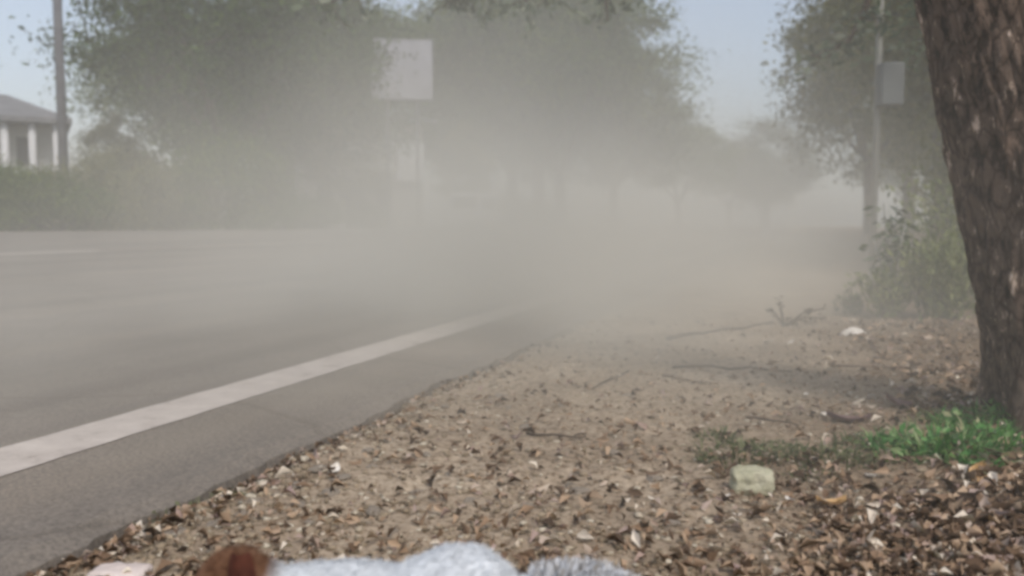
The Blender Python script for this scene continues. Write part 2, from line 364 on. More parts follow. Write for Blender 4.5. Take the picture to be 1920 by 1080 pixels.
# ------------------------------------------------------------------ leaning tree in front
def leaning_tree():
    base = G(2036, 800); base.z = gz(base.x, base.y)-.05
    root = empty('leaning_tree', base)
    tag(root, 'rough barked tree trunk leaning left at the right edge with green grass at its foot', 'tree')
    fwd = (Matrix.Rotation(YAW, 3, 'Z') @ Vector((0, 1, 0))); rt = (Matrix.Rotation(YAW, 3, 'Z') @ Vector((1, 0, 0)))
    # axis: leans to the left going up
    zs = np.linspace(0, 3.2, 520); nA = 190
    def axis(z): return -rt*(.205*z+.035*z*z*.6 - .03*math.exp(-z*4)) + fwd*(.05*z) + Vector((0, 0, z))
    def rad(z): return .205 - .012*z + .085*math.exp(-z/.12)
    vs = []
    for z in zs:
        p = axis(z); r = rad(z)
        for j in range(nA):
            t = 2*math.pi*j/nA; cx, sx = math.cos(t), math.sin(t)
            q = Vector((cx*4.6, sx*4.6, z*3.0)); q += noise.noise_vector(q*.6)*.5
            d, _ = noise.voronoi(Vector((q.x, q.y, q.z*.9)))
            ridge = min(1, (d[1]-d[0])*2.2)
            q2 = q*3.1; d2, _ = noise.voronoi(q2); rg2 = min(1, (d2[1]-d2[0])*2)
            h = .013*ridge + .010*rg2*ridge + .006*noise.noise(q*6) + .012*noise.noise(Vector((cx*1.5, sx*1.5, z)))
            flare = 1+.30*math.exp(-z/.18)*math.cos(t*5+1)
            vs.append(p + (rt*cx + fwd*sx)*(r*flare+h-.018))
    V = np.array([tuple(v) for v in vs]); a, b_ = len(zs), nA
    i = np.arange(a-1)[:, None]*b_; j = np.arange(b_)[None]
    Q = np.stack([(i+j).ravel(), (i+(j+1) % b_).ravel(), (i+b_+(j+1) % b_).ravel(), (i+b_+j).ravel()], 1)
    link('trunk', np_mesh('trunk', V, Q), MAT['bark'], root, True)
    top = axis(3.2); rg = np.random.default_rng(5)
    def spray(pts, nt_, ll, spread=.35):
        """twigs with leaves along a limb path (local coordinates)"""
        C = []; D = []; mb = MB(); n = len(pts)
        mb.tube(pts, list(np.linspace(.05, .008, n)), 7)
        for k in range(nt_):
            t = rg.uniform(.35, 1)*(n-1); i = min(int(t), n-2); p = pts[i].lerp(pts[i+1], t-i)
            d = Vector(rg.normal(size=3)); d.z = d.z*.5-.35; d.normalize(); ln = rg.uniform(.15, 1)*spread
            e = p+d*ln; mb.tube([p, e], [.005, .002], 4, False)
            for m in range(int(5+ln*16)):
                s = rg.uniform(.2, 1.05); C.append(p.lerp(e, s)+Vector(rg.normal(size=3))*.035); D.append(d+Vector(rg.normal(size=3))*.7)
        mb.build('limb', MAT['bark'], root, True)
        V, Q = leaves(np.array([tuple(c) for c in C]), ll, rg, .42, .15, np.array([tuple(d) for d in D]), .5)
        link('foliage', np_mesh('foliage', V, Q), MAT['leaf_pale'], root)
    def T(px, py, f): return A(px, py, f)-base
    spray([top-Vector((0, 0, .1)), T(1700, -480, 4.2), T(1660, -160, 6.0), T(1625, 10, 6.6), T(1590, 80, 6.7), T(1520, 105, 6.7)], 34, .10, .50)
    spray([top-Vector((0, 0, .1)), T(1400, -520, 4.0), T(1150, -330, 5.6), T(950, -90, 6.6), T(880, -10, 7.0), T(830, 5, 7.2)], 34, .10, .5)
    spray([top-Vector((0, 0, .1)), T(1350, -540, 4.2), T(1220, -300, 6.0), T(1150, -60, 7.6), T(1135, 0, 7.8), T(1140, 40, 7.9)], 30, .11, .5)
    spray([top-Vector((0, 0, .1)), T(1900, -600, 4.0), T(1800, -200, 6.0), T(1740, 0, 7.0), T(1735, 110, 7.2)], 30, .10, .5)
    spray([top-Vector((0, 0, .1)), T(1000, -560, 3.8), T(800, -330, 5.0), T(700, -110, 5.8), T(650, -20, 6.2), T(610, 15, 6.4)], 34, .09, .45)
    spray([top-Vector((0, 0, .1)), T(1350, -520, 4.6), T(1180, -240, 6.2), T(1080, -90, 7.4), T(1030, -20, 8.0), T(960, 10, 8.2)], 40, .11, .6)
    # upper crown, above the frame
    cs, pts = crown_points(rg, np.array((1.7, 1.7, .9)), 26, 120, .26)
    cc = np.array(tuple(top + rt*.4 + fwd*.6 + Vector((0, 0, 1.3))))
    mb = MB()
    for q in cs[:14]: mb.tube([top-Vector((0, 0, .15)), top.lerp(Vector(q+cc), .5)+Vector((0, 0, .1)), Vector(q+cc)], [.07, .04, .015], 6)
    mb.build('limb', MAT['bark'], root, True)
    V, Q = leaves(pts+cc, .11, rg, .42); link('foliage', np_mesh('foliage', V, Q), MAT['leaf_pale'], root)
leaning_tree()

# ------------------------------------------------------------------ shrubs and weeds on the near shoulder
def blades(n, w_, h_, rg, rad, lean=.5, seg=3):
    V = []; Q = []
    for k in range(n):
        a = rg.uniform(0, 6.28); r = rad*math.sqrt(rg.uniform()); x, y = r*math.cos(a), r*math.sin(a)
        a2 = a+rg.normal()*.8; L = h_*rg.uniform(.5, 1.2); ln = lean*rg.uniform(.2, 1.3); W = w_*rg.uniform(.6, 1.3)
        px_, py_ = -math.sin(a2), math.cos(a2)
        b0 = len(V)
        for s in range(seg+1):
            t = s/seg; o = ln*L*t*t; ww = W*(1-t)**.7*.5+.0002
            cx, cy2, cz = x+math.cos(a2)*o, y+math.sin(a2)*o, L*(t-.35*ln*t*t)
            V += [(cx-px_*ww, cy2-py_*ww, cz), (cx+px_*ww, cy2+py_*ww, cz)]
        for s in range(seg): Q.append((b0+2*s, b0+2*s+1, b0+2*s+3, b0+2*s+2))
    return np.array(V), np.array(Q)
rg = np.random.default_rng(21)
for px, py, rad, h, n, mat, lab in [
    (1765, 850, .095, .085, 190, 'grass', 'brightest green grass tuft, a little left of the leaning trunk'),
    (1850, 835, .09, .08, 170, 'grass', 'green grass tuft right beside the leaning trunk'),
    (1895, 800, .09, .09, 140, 'grass', 'dark green grass touching the foot of the leaning trunk'),
    (1700, 860, .08, .04, 80, 'grass', 'short sparse green tuft left of the brightest one'),
    (1565, 865, .07, .05, 90, 'grass2', 'yellow olive tuft midway between mossy block and bright grass'),
    (1630, 870, .07, .022, 50, 'grass2', 'low grey green tuft right of the yellow olive tuft'),
    (1400, 855, .11, .04, 150, 'grass2', 'olive tuft growing behind the mossy block'),
    (1660, 845, .05, .06, 60, 'grass', 'loose green sprig pair left of the short sparse tuft'),
    (1800, 800, .07, .06, 90, 'grass', 'mid green tuft behind the brightest one'),
    (1830, 880, .06, .05, 60, 'grass', 'green tuft in front of the trunk, lowest of the bright ones'),
    (1470, 850, .06, .035, 60, 'grass2', 'olive tuft right behind the corner of the mossy block'),
    (1520, 890, .05, .03, 40, 'grass2', 'small pale tuft right of the mossy block'),
    (1600, 835, .05, .04, 50, 'grass2', 'thin olive tuft beside the bright white scrap'),
    (1740, 790, .05, .04, 40, 'grass2', 'dull tuft among litter behind the bright grass'),
    (1330, 865, .05, .03, 50, 'grass2', 'low pale tuft left of the mossy block'),
    (345, 945, .06, .03, 110, 'grass2', 'flat grey green weed on the broken pavement edge'),
    (425, 925, .04, .025, 60, 'grass2', 'tiny weed in a crack of the pavement edge'),
    (1345, 825, .06, .035, 70, 'grass2', 'thin pale tuft on bare soil left of the olive tuft')]:
    p = G(px, py); V, Q = blades(n, .009 if mat == 'grass' else .006, h*.9, rg, rad, 1.5)
    cc = rg.normal(size=(n//3, 3))*np.array([rad*.45, rad*.45, h*.16])+np.array([0, 0, h*.42]); cc[:, 2] = np.abs(cc[:, 2])
    V2, Q2 = leaves(cc, .026 if mat == 'grass' else .018, rg, .55, .15, None, 1.2); V = np.concatenate([V, V2]); Q = np.concatenate([Q, Q2+len(V)-len(V2)])
    o = link('grass_tuft', np_mesh('grass_tuft', V, Q), MAT[mat]); o.location = (p.x, p.y, gz(p.x, p.y)-.004)
    tag(o, lab, 'grass tuft', 'grass tufts on the shoulder')
def weed_bush(px, py, Wd, H, n, ls, mat, label, name='shoulder_shrub', stems=14, pale=False):
    p = G(px, py); root = empty(name, (p.x, p.y, gz(p.x, p.y)))
    tag(root, label, 'shrub', 'shrubs behind the leaning trunk'); C = []; D = []; mb = MB()
    for k in range(stems):
        a = rg.uniform(0, 6.28); e = Vector((math.cos(a)*Wd*.5*rg.uniform(.2, 1), math.sin(a)*Wd*.35*rg.uniform(.2, 1), H*rg.uniform(.5, 1)))
        m_ = e*.5+Vector((0, 0, H*.1)); mb.tube([(0, 0, -.01), m_, e], [.006, .004, .002], 5)
        for q in range(n//stems):
            t = rg.uniform(.15, 1.05); b = (m_*t*2 if t < .5 else m_.lerp(e, t*2-1)); C.append(tuple(b+Vector(rg.normal(size=3))*Wd*.09)); D.append(tuple(e.normalized()))
    mb.build('stem', MAT['twig'], root, True)
    C = np.array(C); C[:, 2] = np.abs(C[:, 2])+.01
    V, Q = leaves(C, ls, rg, .4, .15, np.array(D), .6); link('foliage', np_mesh('foliage', V, Q), MAT[mat], root); return root
weed_bush(1770, 598, .66, .46, 2200, .055, 'leaf_green', 'low bushy green shrub left of the leaning trunk')
weed_bush(1660, 596, .40, .26, 900, .045, 'leaf_green', 'low green shrub at the foot of the pale stemmed plant')
weed_bush(1800, 565, .75, .85, 2400, .06, 'leaf_green', 'taller olive shrub behind the low bushy one', stems=20)
weed_bush(1600, 590, .25, .10, 260, .04, 'leaf_dark', 'flat dark weed at the left end of the shrubs')
def tall_plant():
    p = G(1668, 592); root = empty('tall_weed', (p.x, p.y, gz(p.x, p.y)))
    tag(root, 'tall weed with pale stems and dark drooping leaves left of the green shrubs', 'weed')
    mb = MB(); C = []; D = []; C2 = []; D2 = []
    for k in range(7):
        e = Vector((rg.normal()*.05, rg.normal()*.05, rg.uniform(.42, .70))); m_ = Vector((e.x*.3, e.y*.3, e.z*.5))
        mb.tube([(rg.normal()*.02, rg.normal()*.02, -.01), m_, e], [.010, .008, .004], 6)
        for q in range(22):
            t = rg.uniform(.1, 1); b = m_.lerp(e, t); d = Vector((rg.normal(), rg.normal(), -.6)); (C if t > .35 and q % 3 else C2).append(tuple(b+d*.04)); (D if t > .35 and q % 3 else D2).append(tuple(d))
    mb.build('stem', MAT['polepale'], root, True)
    V, Q = leaves(np.array(C), .07, rg, .4, .15, np.array(D), .3); link('foliage', np_mesh('foliage', V, Q), MAT['leaf_dark'], root)
    V, Q = leaves(np.array(C2), .07, rg, .35, .15, np.array(D2), .3); link('pale_foliage', np_mesh('pale_foliage', V, Q), MAT['leaf_pale'], root)
tall_plant()

# ------------------------------------------------------------------ litter, gravel, stones, twigs
def scatter(n, pxr, pyr, dens):
    out = []
    while len(out) < n:
        k = n*2; px = rg.uniform(*pxr, k); py = pyr[0]+(pyr[1]-pyr[0])*rg.uniform(0, 1, k)**1.15
        for a, b in zip(px, py):
            p = G(a, b)
            if p.x < pave_edge(p.y)+.0 or p.y > 7: continue
            if rg.uniform() < dens(a, b, p): out.append(p)
            if len(out) >= n: break
    return out
def dl(a, b, p):
    v = .10 + .90*max(.25, min(1, .62+1.3*fbm(p.x, p.y, 8, 2.6, 3)))*max(0, min(1, (p.x+.12+.35*fbm(p.x, p.y, 2, 1.5))/.55))
    if p.x < pave_edge(p.y)+.13: v = max(v, .35)
    return v
pts = scatter(16000, (-80, 2100), (600, 1250), dl)
C = np.array([(p.x, p.y, gz(p.x, p.y)) for p in pts])
n = len(C); sz = .008+.030*rg.uniform(0, 1, n)**1.8*(1+.45*(C[:, 0] > .25))
dirs = rg.normal(size=(n, 3))*np.array([1, 1, .22]); C[:, 2] += .005+rg.uniform(0, .010, n)
V, Q = leaves(C, sz, rg, .42, .75, dirs, 1.0)
tag(link('leaf_litter', np_mesh('leaf_litter', V, Q), MAT['litter']), 'dry brown leaf litter scattered over the shoulder', 'leaf litter', kind='stuff')
# gravel: squashed irregular octahedra, subdivided once
def lump(seed, sub=2, rough=.35, flat=.6):
    import bmesh
    bm = bmesh.new(); bmesh.ops.create_icosphere(bm, subdivisions=sub, radius=1)
    for v in bm.verts:
        k = 1+rough*noise.noise(v.co*1.3+Vector((seed*7.1, seed, 0)))+rough*.35*noise.noise(v.co*3.5+Vector((seed, 0, 3))); v.co *= k; v.co.z *= flat
    return bm
L0 = []
for s in range(6):
    bm = lump(s, 1, .5); L0.append((np.array([tuple(v.co) for v in bm.verts]), np.array([[v.index for v in f.verts] for f in bm.faces]))); bm.free()
def dg(a, b, p):
    d = p.x-pave_edge(p.y); return .25 + .75*math.exp(-d/.14) if p.x < .3 else .22
pts = scatter(12000, (-80, 2100), (600, 1250), dg); VV = []; QQ = []; off = 0
for p in pts:
    v, f = L0[rg.integers(6)]; s = .0022+.0075*rg.uniform()**3
    if p.x < pave_edge(p.y)+.16: s *= 1.35
    v = v*np.array([1, 1, rg.uniform(.5, 1.0)])
    a = rg.uniform(0, 6.28); ca, sa = math.cos(a), math.sin(a)
    q = v*np.array([s*rg.uniform(.8, 1.5), s, s]); q = q@np.array([[ca, sa, 0], [-sa, ca, 0], [0, 0, 1]]) + np.array([p.x, p.y, gz(p.x, p.y)+s*.25])
    VV.append(q); QQ.append(f+off); off += len(v)
tag(link('gravel', np_mesh('gravel', np.concatenate(VV), np.concatenate(QQ)), MAT['pebble']), 'fine gravel and soil crumbs on the shoulder and pavement edge', 'gravel', kind='stuff')
# loose stones and clods, each its own thing
SM = []
for s in range(5):
    bm = lump(s+20, 3, .45, .55); me = bpy.data.meshes.new('stone'); bm.to_mesh(me); bm.free(); me.materials.append(MAT['stone']); SM.append(me)
def rest(px, py): p = G(px, py); return Vector((p.x, p.y, gz(p.x, p.y)))
spots = [(560, 905), (600, 880), (640, 895), (520, 925), (480, 940), (690, 850), (700, 875), (730, 830), (455, 965), (620, 925), (560, 950), (400, 985), (330, 1000), (250, 1020), (760, 800),
         (665, 815), (835, 760), (940, 745), (955, 765), (800, 860), (780, 915), (880, 935), (985, 800), (1110, 690), (1050, 760), (1180, 740), (1240, 660), (1300, 720), (1150, 850), (1090, 920), (990, 950), (700, 960), (660, 975), (580, 985), (1230, 900), (1260, 980), (900, 990), (740, 1000), (1330, 660)]
for i, (px, py) in enumerate(spots):
    o = link('loose_stone', SM[i % 5], MAT['stone'], None, i < 5); o.location = rest(px, py); d = o.location.y
    s = rg.uniform(.010, .021)*(1 if i < 16 else .8); o.scale = (s*rg.uniform(1, 1.7), s, s*rg.uniform(.7, 1.1)); o.rotation_euler = (0, 0, rg.uniform(0, 6)); o.location.z += s*.12
    if i < 16: tag(o, 'small tan stone lying along the broken pavement edge', 'stone', 'stones along the pavement edge')
    else: tag(o, 'small clod lying out on the bare dusty shoulder', 'stone', 'clods on the dusty shoulder')
# mossy block
def rblock(name, dims, mat, jitter, seed, cuts=9):
    import bmesh
    bm = bmesh.new(); bmesh.ops.create_cube(bm, size=1); bmesh.ops.subdivide_edges(bm, edges=bm.edges[:], cuts=cuts, use_grid_fill=True)
    for v in bm.verts:
        u = v.co*2; m_ = max(abs(u.x), abs(u.y), abs(u.z)); l = u.length
        u *= 1-.22*max(0, l/1.732-.72)/.28*.8
        v.co = Vector((u.x*dims[0]/2, u.y*dims[1]/2, u.z*dims[2]/2))
        nn = noise.noise_vector(v.co*(9/max(dims))*.6+Vector((seed, 0, 0))); v.co += nn*jitter
    me = bpy.data.meshes.new(name); bm.to_mesh(me); bm.free(); return link(name, me, mat, None, True)
o = rblock('mossy_block', (.082, .06, .050), MAT['mossy'], .006, 3); o.location = rest(1408, 925)+Vector((0, .02, .022)); o.rotation_euler = (0, 0, YAW-.12)
tag(o, 'squarish pale green mossy stone block sitting in the leaf litter', 'stone block')
o = rblock('flat_stone', (.085, .05, .022), MAT['pinkstone'], .004, 8); p = rest(225, 1092); o.location = p+Vector((0, 0, .010)); o.rotation_euler = (0, 0, YAW)
tag(o, 'pale pinkish flat stone at the bottom edge left of the brown dog head', 'flat stone')
# single leaves and scraps with some shape
def big_leaf(px, py, L, W, curl, rz, mat, label, cat, name, grp=None, lift=.006):
    V = []; Q = []; nu, nv = 12, 6
    for i in range(nu+1):
        u = i/nu; w_ = W*math.sin(math.pi*min(1, u*.93+.05))**.8
        for j in range(nv+1):
            v = j/nv*2-1; x = (u-.5)*L; y = v*w_*.5; z = curl*L*((2*u-1)**2*.5+abs(v)**1.5*.45)+.0015*noise.noise(Vector((u*6, v*4, L*90)))
            V.append((x, y, z))
    for i in range(nu):
        for j in range(nv):
            a = i*(nv+1)+j; Q.append((a, a+nv+1, a+nv+2, a+1))
    n0 = len(V); V += [(x, y, z-.0012) for x, y, z in V]; Q += [tuple(k+n0 for k in q[::-1]) for q in Q]
    o = link(name, np_mesh(name, np.array(V), np.array(Q)), MAT[mat], None, True)
    o.location = rest(px, py)+Vector((0, 0, lift)); o.rotation_euler = (rg.normal()*.2, rg.normal()*.2, rz); return tag(o, label, cat, grp)
big_leaf(1560, 962, .055, .032, .35, .3, 'yleaf', 'curled yellow tan leaf lying right of the mossy block, brightest in the litter', 'leaf', 'dry_leaf')
big_leaf(1830, 900, .06, .035, .4, 1.0, 'yleaf', 'orange brown leaf below the green grass near the trunk', 'leaf', 'dry_leaf')
big_leaf(1590, 785, .12, .05, .25, .2, 'pleaf', 'large purplish dry leaf lying above the grass tufts', 'leaf', 'dry_leaf')
big_leaf(1680, 765, .09, .045, .3, .5, 'pleaf', 'purplish dry leaf nearer the trunk, right of the large one', 'leaf', 'dry_leaf')
for px, py, L, lab in [(1606, 823, .020, 'bright white scrap just above the yellow olive tuft'), (1512, 748, .030, 'cream scrap on the shoulder, topmost of the bright ones'), (1520, 775, .022, 'small cream scrap just below the topmost one'),
        (1545, 776, .024, 'cream scrap left of the large purplish leaf'), (1440, 645, .045, 'upright pale scrap under the dark sprig, left of two'), (1484, 645, .045, 'upright pale scrap under the dark sprig, right of two'),
        (1632, 748, .035, 'pinkish scrap above the large purplish leaf'), (1735, 752, .028, 'pink white scrap close to the trunk'), (1480, 945, .022, 'whitish scrap below the right corner of the mossy block'), (1362, 935, .022, 'grey white scrap below the left corner of the mossy block'),
        (1632, 895, .026, 'pale green white scrap in the grey green tuft'), (628, 888, .035, 'pale chip beside the pavement edge stones'), (1800, 870, .025, 'pale scrap below the green grass tuft')]:
    big_leaf(px, py, L, L*.6, .3, rg.uniform(0, 3), 'paper', lab, 'scrap', 'pale_scrap', 'pale scraps on the shoulder', .006)
o = big_leaf(1600, 632, .13, .05, .5, YAW, 'paper', 'curled pale strip of bark lying in front of the shrubs', 'bark strip', 'bark_strip', None, .02); o.rotation_euler = (math.pi, 0, YAW); o.location.z += .025
def stick(p0, p1, r, mat, label, lift=.008, branches=()):
    a = rest(*p0); b = rest(*p1); a.z += lift; b.z += lift; root = a.lerp(b, .5)
    pts = []; n = 7
    for i in range(n):
        q = a.lerp(b, i/(n-1)) - root; k = (b-a).length*.03; q += Vector((rg.normal()*k*.5, rg.normal()*k, abs(rg.normal())*k*.4)); pts.append(q)
    mb = MB(); mb.tube(pts, list(np.linspace(r, r*.5, n)), 7)
    for t, dx, dy, dz in branches:
        q = pts[0].lerp(pts[-1], t); mb.tube([q, q+Vector((dx, dy, dz))*.6+Vector((0, 0, .005)), q+Vector((dx, dy, dz))], [r*.6, r*.5, r*.3], 6)
    o = mb.build('twig', MAT[mat], None, True); o.location = root; return tag(o, label, 'twig', 'fallen twigs on the shoulder')
stick((1255, 636), (1450, 612), .010, 'twigdark', 'long dark stick lying level with the foot of the sprig')
stick((985, 828), (1100, 822), .004, 'twigdark', 'thin dark twig on bare dust in the middle of the shoulder', branches=[(.8, .03, .01, .004)])
stick((1245, 705), (1345, 728), .006, 'twig', 'pale twig right of centre with a dark knot')
stick((1260, 690), (1480, 705), .005, 'twigdark', 'dark twig lying just above the pale one')
stick((1560, 700), (1720, 690), .006, 'twig', 'pale stick below the curled bark strip')
stick((1400, 790), (1500, 800), .004, 'twigdark', 'short twig above the mossy block')
stick((1650, 960), (1760, 990), .0035, 'twig', 'pale twig in the leaf litter below the grass')
stick((1180, 700), (1100, 735), .004, 'twigdark', 'short dark twig on the dusty ground left of the pale twig')
# fallen leafy sprig
p = rest(1470, 612); mb = MB(); C = []; D = []
for ang, L_, h in [(2.8, .10, .09), (.3, .26, .10), (.1, .22, .05), (1.6, .1, .12), (-.3, .15, .02)]:
    e = Vector((math.cos(ang+YAW)*L_, math.sin(ang+YAW)*L_*.4, h)); mb.tube([(0, 0, 0), e*.5+Vector((0, 0, .03)), e], [.008, .006, .003], 6)
    for q in range(12): t = rg.uniform(.1, 1); C.append(tuple(e*t+Vector((0, 0, .02))+Vector(rg.normal(size=3))*.012)); D.append(tuple(e))
root = empty('fallen_sprig', p); tag(root, 'dark dry sprig with level twigs standing up beyond the stick', 'sprig')
mb.build('stem', MAT['twigdark'], root, True); V, Q = leaves(np.array(C), .035, rg, .4, .2, np.array(D), .6); link('dry_leaves', np_mesh('dry_leaves', V, Q), MAT['twigdark'], root)

# ------------------------------------------------------------------ dog lying at the bottom edge
def dog():
    fwd = Vector((-sy_, cy, 0)); rt = Vector((cy, sy_, 0))
    base = rest(760, 1300); FW = .95
    def T(px, py, df=0.0): return A(px, py, FW+df)
    root = empty('dog', (base.x, base.y, base.z)); o0 = Vector(root.location)
    tag(root, 'small white dog with a brown head lying on the dusty ground at the bottom edge', 'dog')
    J = {}; Vs = []; Es = []; Rs = []
    def j(n, p, r, par=None):
        Vs.append(tuple(Vector(p)-o0)); Rs.append(r); J[n] = len(Vs)-1
        if par: Es.append((J[par], J[n]))
    def gp(px, df, z): q = T(px, 1040, df); q.z = z; return q
    j('croup', gp(858, 0, .117), .076); j('loin', gp(748, .005, .106), .058, 'croup')
    j('chest', gp(650, .01, .104), .067, 'loin'); j('shoulder', gp(560, .0, .110), .060, 'chest')
    j('neck', gp(500, -.01, .128), .042, 'shoulder'); j('skull', gp(436, -.02, .158), .042, 'neck')
    j('brow', gp(402, -.045, .146), .034, 'skull'); j('muzzle', gp(370, -.085, .115), .022, 'brow'); j('nose', gp(352, -.11, .108), .015, 'muzzle')
    j('rump', gp(905, .0, .100), .058, 'croup'); j('thigh', gp(880, -.06, .075), .050, 'rump'); j('knee', gp(800, -.10, .055), .030, 'thigh'); j('hock', gp(900, -.14, .022), .014, 'knee'); j('paw', gp(810, -.16, .016), .016, 'hock')
    j('thigh2', gp(880, .05, .065), .045, 'rump'); j('knee2', gp(810, .09, .045), .026, 'thigh2'); j('hock2', gp(900, .12, .018), .013, 'knee2'); j('paw2', gp(830, .13, .015), .015, 'hock2')
    j('arm', gp(570, -.045, .070), .030, 'shoulder'); j('elbow', gp(625, -.085, .030), .019, 'arm'); j('fpaw', gp(470, -.11, .017), .014, 'elbow'); j('ftoe', gp(425, -.12, .015), .015, 'fpaw')
    j('arm2', gp(570, .04, .070), .028, 'shoulder'); j('elbow2', gp(625, .07, .028), .018, 'arm2'); j('fpaw2', gp(480, .075, .016), .014, 'elbow2')
    j('tail0', gp(955, .0, .110), .032, 'rump'); j('tail1', gp(1000, .01, .132), .026, 'tail0'); j('tail2', gp(1060, .005, .148), .019, 'tail1'); j('tail3', gp(1120, .0, .149), .018, 'tail2'); j('tail4', gp(1200, .0, .136), .011, 'tail3')
    import bmesh
    bm = bmesh.new()
    for e0, e1 in Es:
        p0, p1 = Vector(Vs[e0]), Vector(Vs[e1]); n_ = max(3, int((p1-p0).length/.009))
        for k in range(n_+1):
            t = k/n_; bmesh.ops.create_icosphere(bm, subdivisions=2, radius=Rs[e0]*(1-t)+Rs[e1]*t, matrix=Matrix.Translation(p0.lerp(p1, t)))
    me = bpy.data.meshes.new('dog_body'); bm.to_mesh(me); bm.free(); o = bpy.data.objects.new('body', me); COL.objects.link(o); o.parent = root
    rm = o.modifiers.new('merge', 'REMESH'); rm.mode = 'VOXEL'; rm.voxel_size = .0045
    sm = o.modifiers.new('smooth', 'SMOOTH'); sm.factor = .6; sm.iterations = 10
    bpy.context.view_layer.update(); dgp = bpy.context.evaluated_depsgraph_get()
    m2 = bpy.data.meshes.new_from_object(o.evaluated_get(dgp)); o.modifiers.clear(); o.data = m2
    # coat: white with brown head (patch by position along the body)
    hx = Vector(Vs[J['skull']]); nk = Vector(Vs[J['neck']]); ax = (hx-nk).normalized(); mid = nk.lerp(hx, .42)
    m, nt, b = newmat('dog_coat', .85)
    tc = nt.nodes.new('ShaderNodeTexCoord'); dp = nt.nodes.new('ShaderNodeVectorMath'); dp.operation = 'DOT_PRODUCT'
    nt.links.new(tc.outputs['Object'], dp.inputs[0]); dp.inputs[1].default_value = ax
    ad = nt.nodes.new('ShaderNodeMath'); ad.operation = 'MULTIPLY_ADD'; nt.links.new(tnoise(nt, 40, 3), ad.inputs[0]); ad.inputs[1].default_value = .02; nt.links.new(dp.outputs['Value'], ad.inputs[2])
    mr = nt.nodes.new('ShaderNodeMapRange'); t0 = mid.dot(ax)+.01; mr.inputs[1].default_value = t0-.006; mr.inputs[2].default_value = t0+.012; nt.links.new(ad.outputs[0], mr.inputs[0])
    white = ramp(nt, tnoise(nt, 30, 5), [(.3, (.55, .57, .59)), (.7, (.68, .71, .74))])
    brown = ramp(nt, tnoise(nt, 26, 5), [(.3, (.10, .045, .022)), (.5, (.17, .085, .046)), (.75, (.24, .135, .085))])
    nt.links.new(mixc(nt, mr.outputs[0], white, brown), b.inputs['Base Color']); bump(nt, b, tnoise(nt, 240, 3), .002, .4)
    m2.materials.clear(); m2.materials.append(m); m2.polygons.foreach_set('use_smooth', [True]*len(m2.polygons))
    # short coat hairs as thin blades lying back along the body
    r2 = np.random.default_rng(3); co = np.empty(len(m2.vertices)*3); m2.vertices.foreach_get('co', co); co = co.reshape(-1, 3)
    P = []; N = []; 
    for f in m2.polygons:
        k = r2.poisson(min(8, f.area*2.6e5*.5))
        if not k: continue
        vs = co[list(f.vertices)]
        for _ in range(k):
            w_ = r2.dirichlet(np.ones(len(vs))); P.append(w_@vs); N.append(tuple(f.normal))
    P = np.array(P); N = np.array(N); tdir = np.array(tuple(rt)) ; D = unit(N*.45+tdir*.8+r2.normal(size=N.shape)*.25)
    ln = r2.uniform(.006, .011, (len(P), 1)); tx = (P@np.array(tuple(rt)))
    tailx = float((Vector(Vs[J['tail1']])).dot(rt)); tm = tx > tailx-.005
    ln[tm] *= 1.7; tv = r2.uniform(0, 1, N.shape[0]); D[tm] = unit(N[tm]*.8+tdir*.35+np.array([0, 0, .35])+r2.normal(size=(tm.sum(), 3))*.25)
    sd_ = unit(np.cross(D, N+r2.normal(size=N.shape)*.3)); wd = np.where(tm[:, None], .0022, .0006)
    V = np.stack([P-sd_*wd, P+sd_*wd, P+D*ln*.6+sd_*wd*.6, P+D*ln-N*ln*.1, P+D*ln*.6-sd_*wd*.6], 1).reshape(-1, 3); bq = np.arange(len(P))[:, None]*5
    T3 = np.concatenate([bq+np.array([[0, 1, 2]]), bq+np.array([[0, 2, 4]]), bq+np.array([[4, 2, 3]])])
    k3 = np.tile(tm, 3); fm = mat_island('mottled_fur', [(0, (.26, .235, .21)), (.25, (.42, .40, .38)), (.5, (.62, .63, .65)), (1, (.74, .76, .80))], .85)
    link('coat', np_mesh('coat', V, T3[~k3]), m, root); link('tail_fur', np_mesh('tail_fur', V, T3[k3]), fm, root)
    # folded ear, dark red brown, hanging on the near right side of the skull
    def ear(cpx, cpy, df, s, name='ear'):
        c0 = T(cpx, cpy, df)-o0; V = []; Q = []
        for i in range(9):
            u = i/8; w_ = .030*s*math.sin(math.pi*(.22+.70*u))
            for k in range(7):
                v = k/6*2-1; V.append(tuple(c0 + rt*(v*w_*.6+.012*u) - fwd*(.010+.016*math.sin(u*2.2)-.008*v*v) + Vector((0, 0, .012-.058*s*u))))
        for i in range(8):
            for k in range(6): a_ = i*7+k; Q.append((a_, a_+7, a_+8, a_+1))
        n0 = len(V); V += [tuple(Vector(q)+fwd*.003) for q in V]; Q += [tuple(x_+n0 for x_ in q[::-1]) for q in Q]
        link(name, np_mesh(name, np.array(V), np.array(Q)), em, root, True)
    em = mat_noise('ear_fur', (.035, .008, .004), (.09, .026, .012), 40, .8, .003)
    ear(452, 1056, -.060, .8); ear(445, 1050, .035, .7)
    for dx in (-.012, .014):
        bm = bmesh.new(); bmesh.ops.create_uvsphere(bm, u_segments=12, v_segments=8, radius=.006); me2 = bpy.data.meshes.new('eye'); bm.to_mesh(me2); bm.free()
        e = link('eye', me2, MAT['glass'], root, True); e.location = Vector(Vs[J['brow']])+(Vector(Vs[J['brow']])-Vector(Vs[J['skull']])).normalized()*.022+rt.cross(Vector((0, 0, 1)))*dx+Vector((0, 0, .018))
    bm = bmesh.new(); bmesh.ops.create_uvsphere(bm, u_segments=14, v_segments=10, radius=.010); me3 = bpy.data.meshes.new('nose'); bm.to_mesh(me3); bm.free()
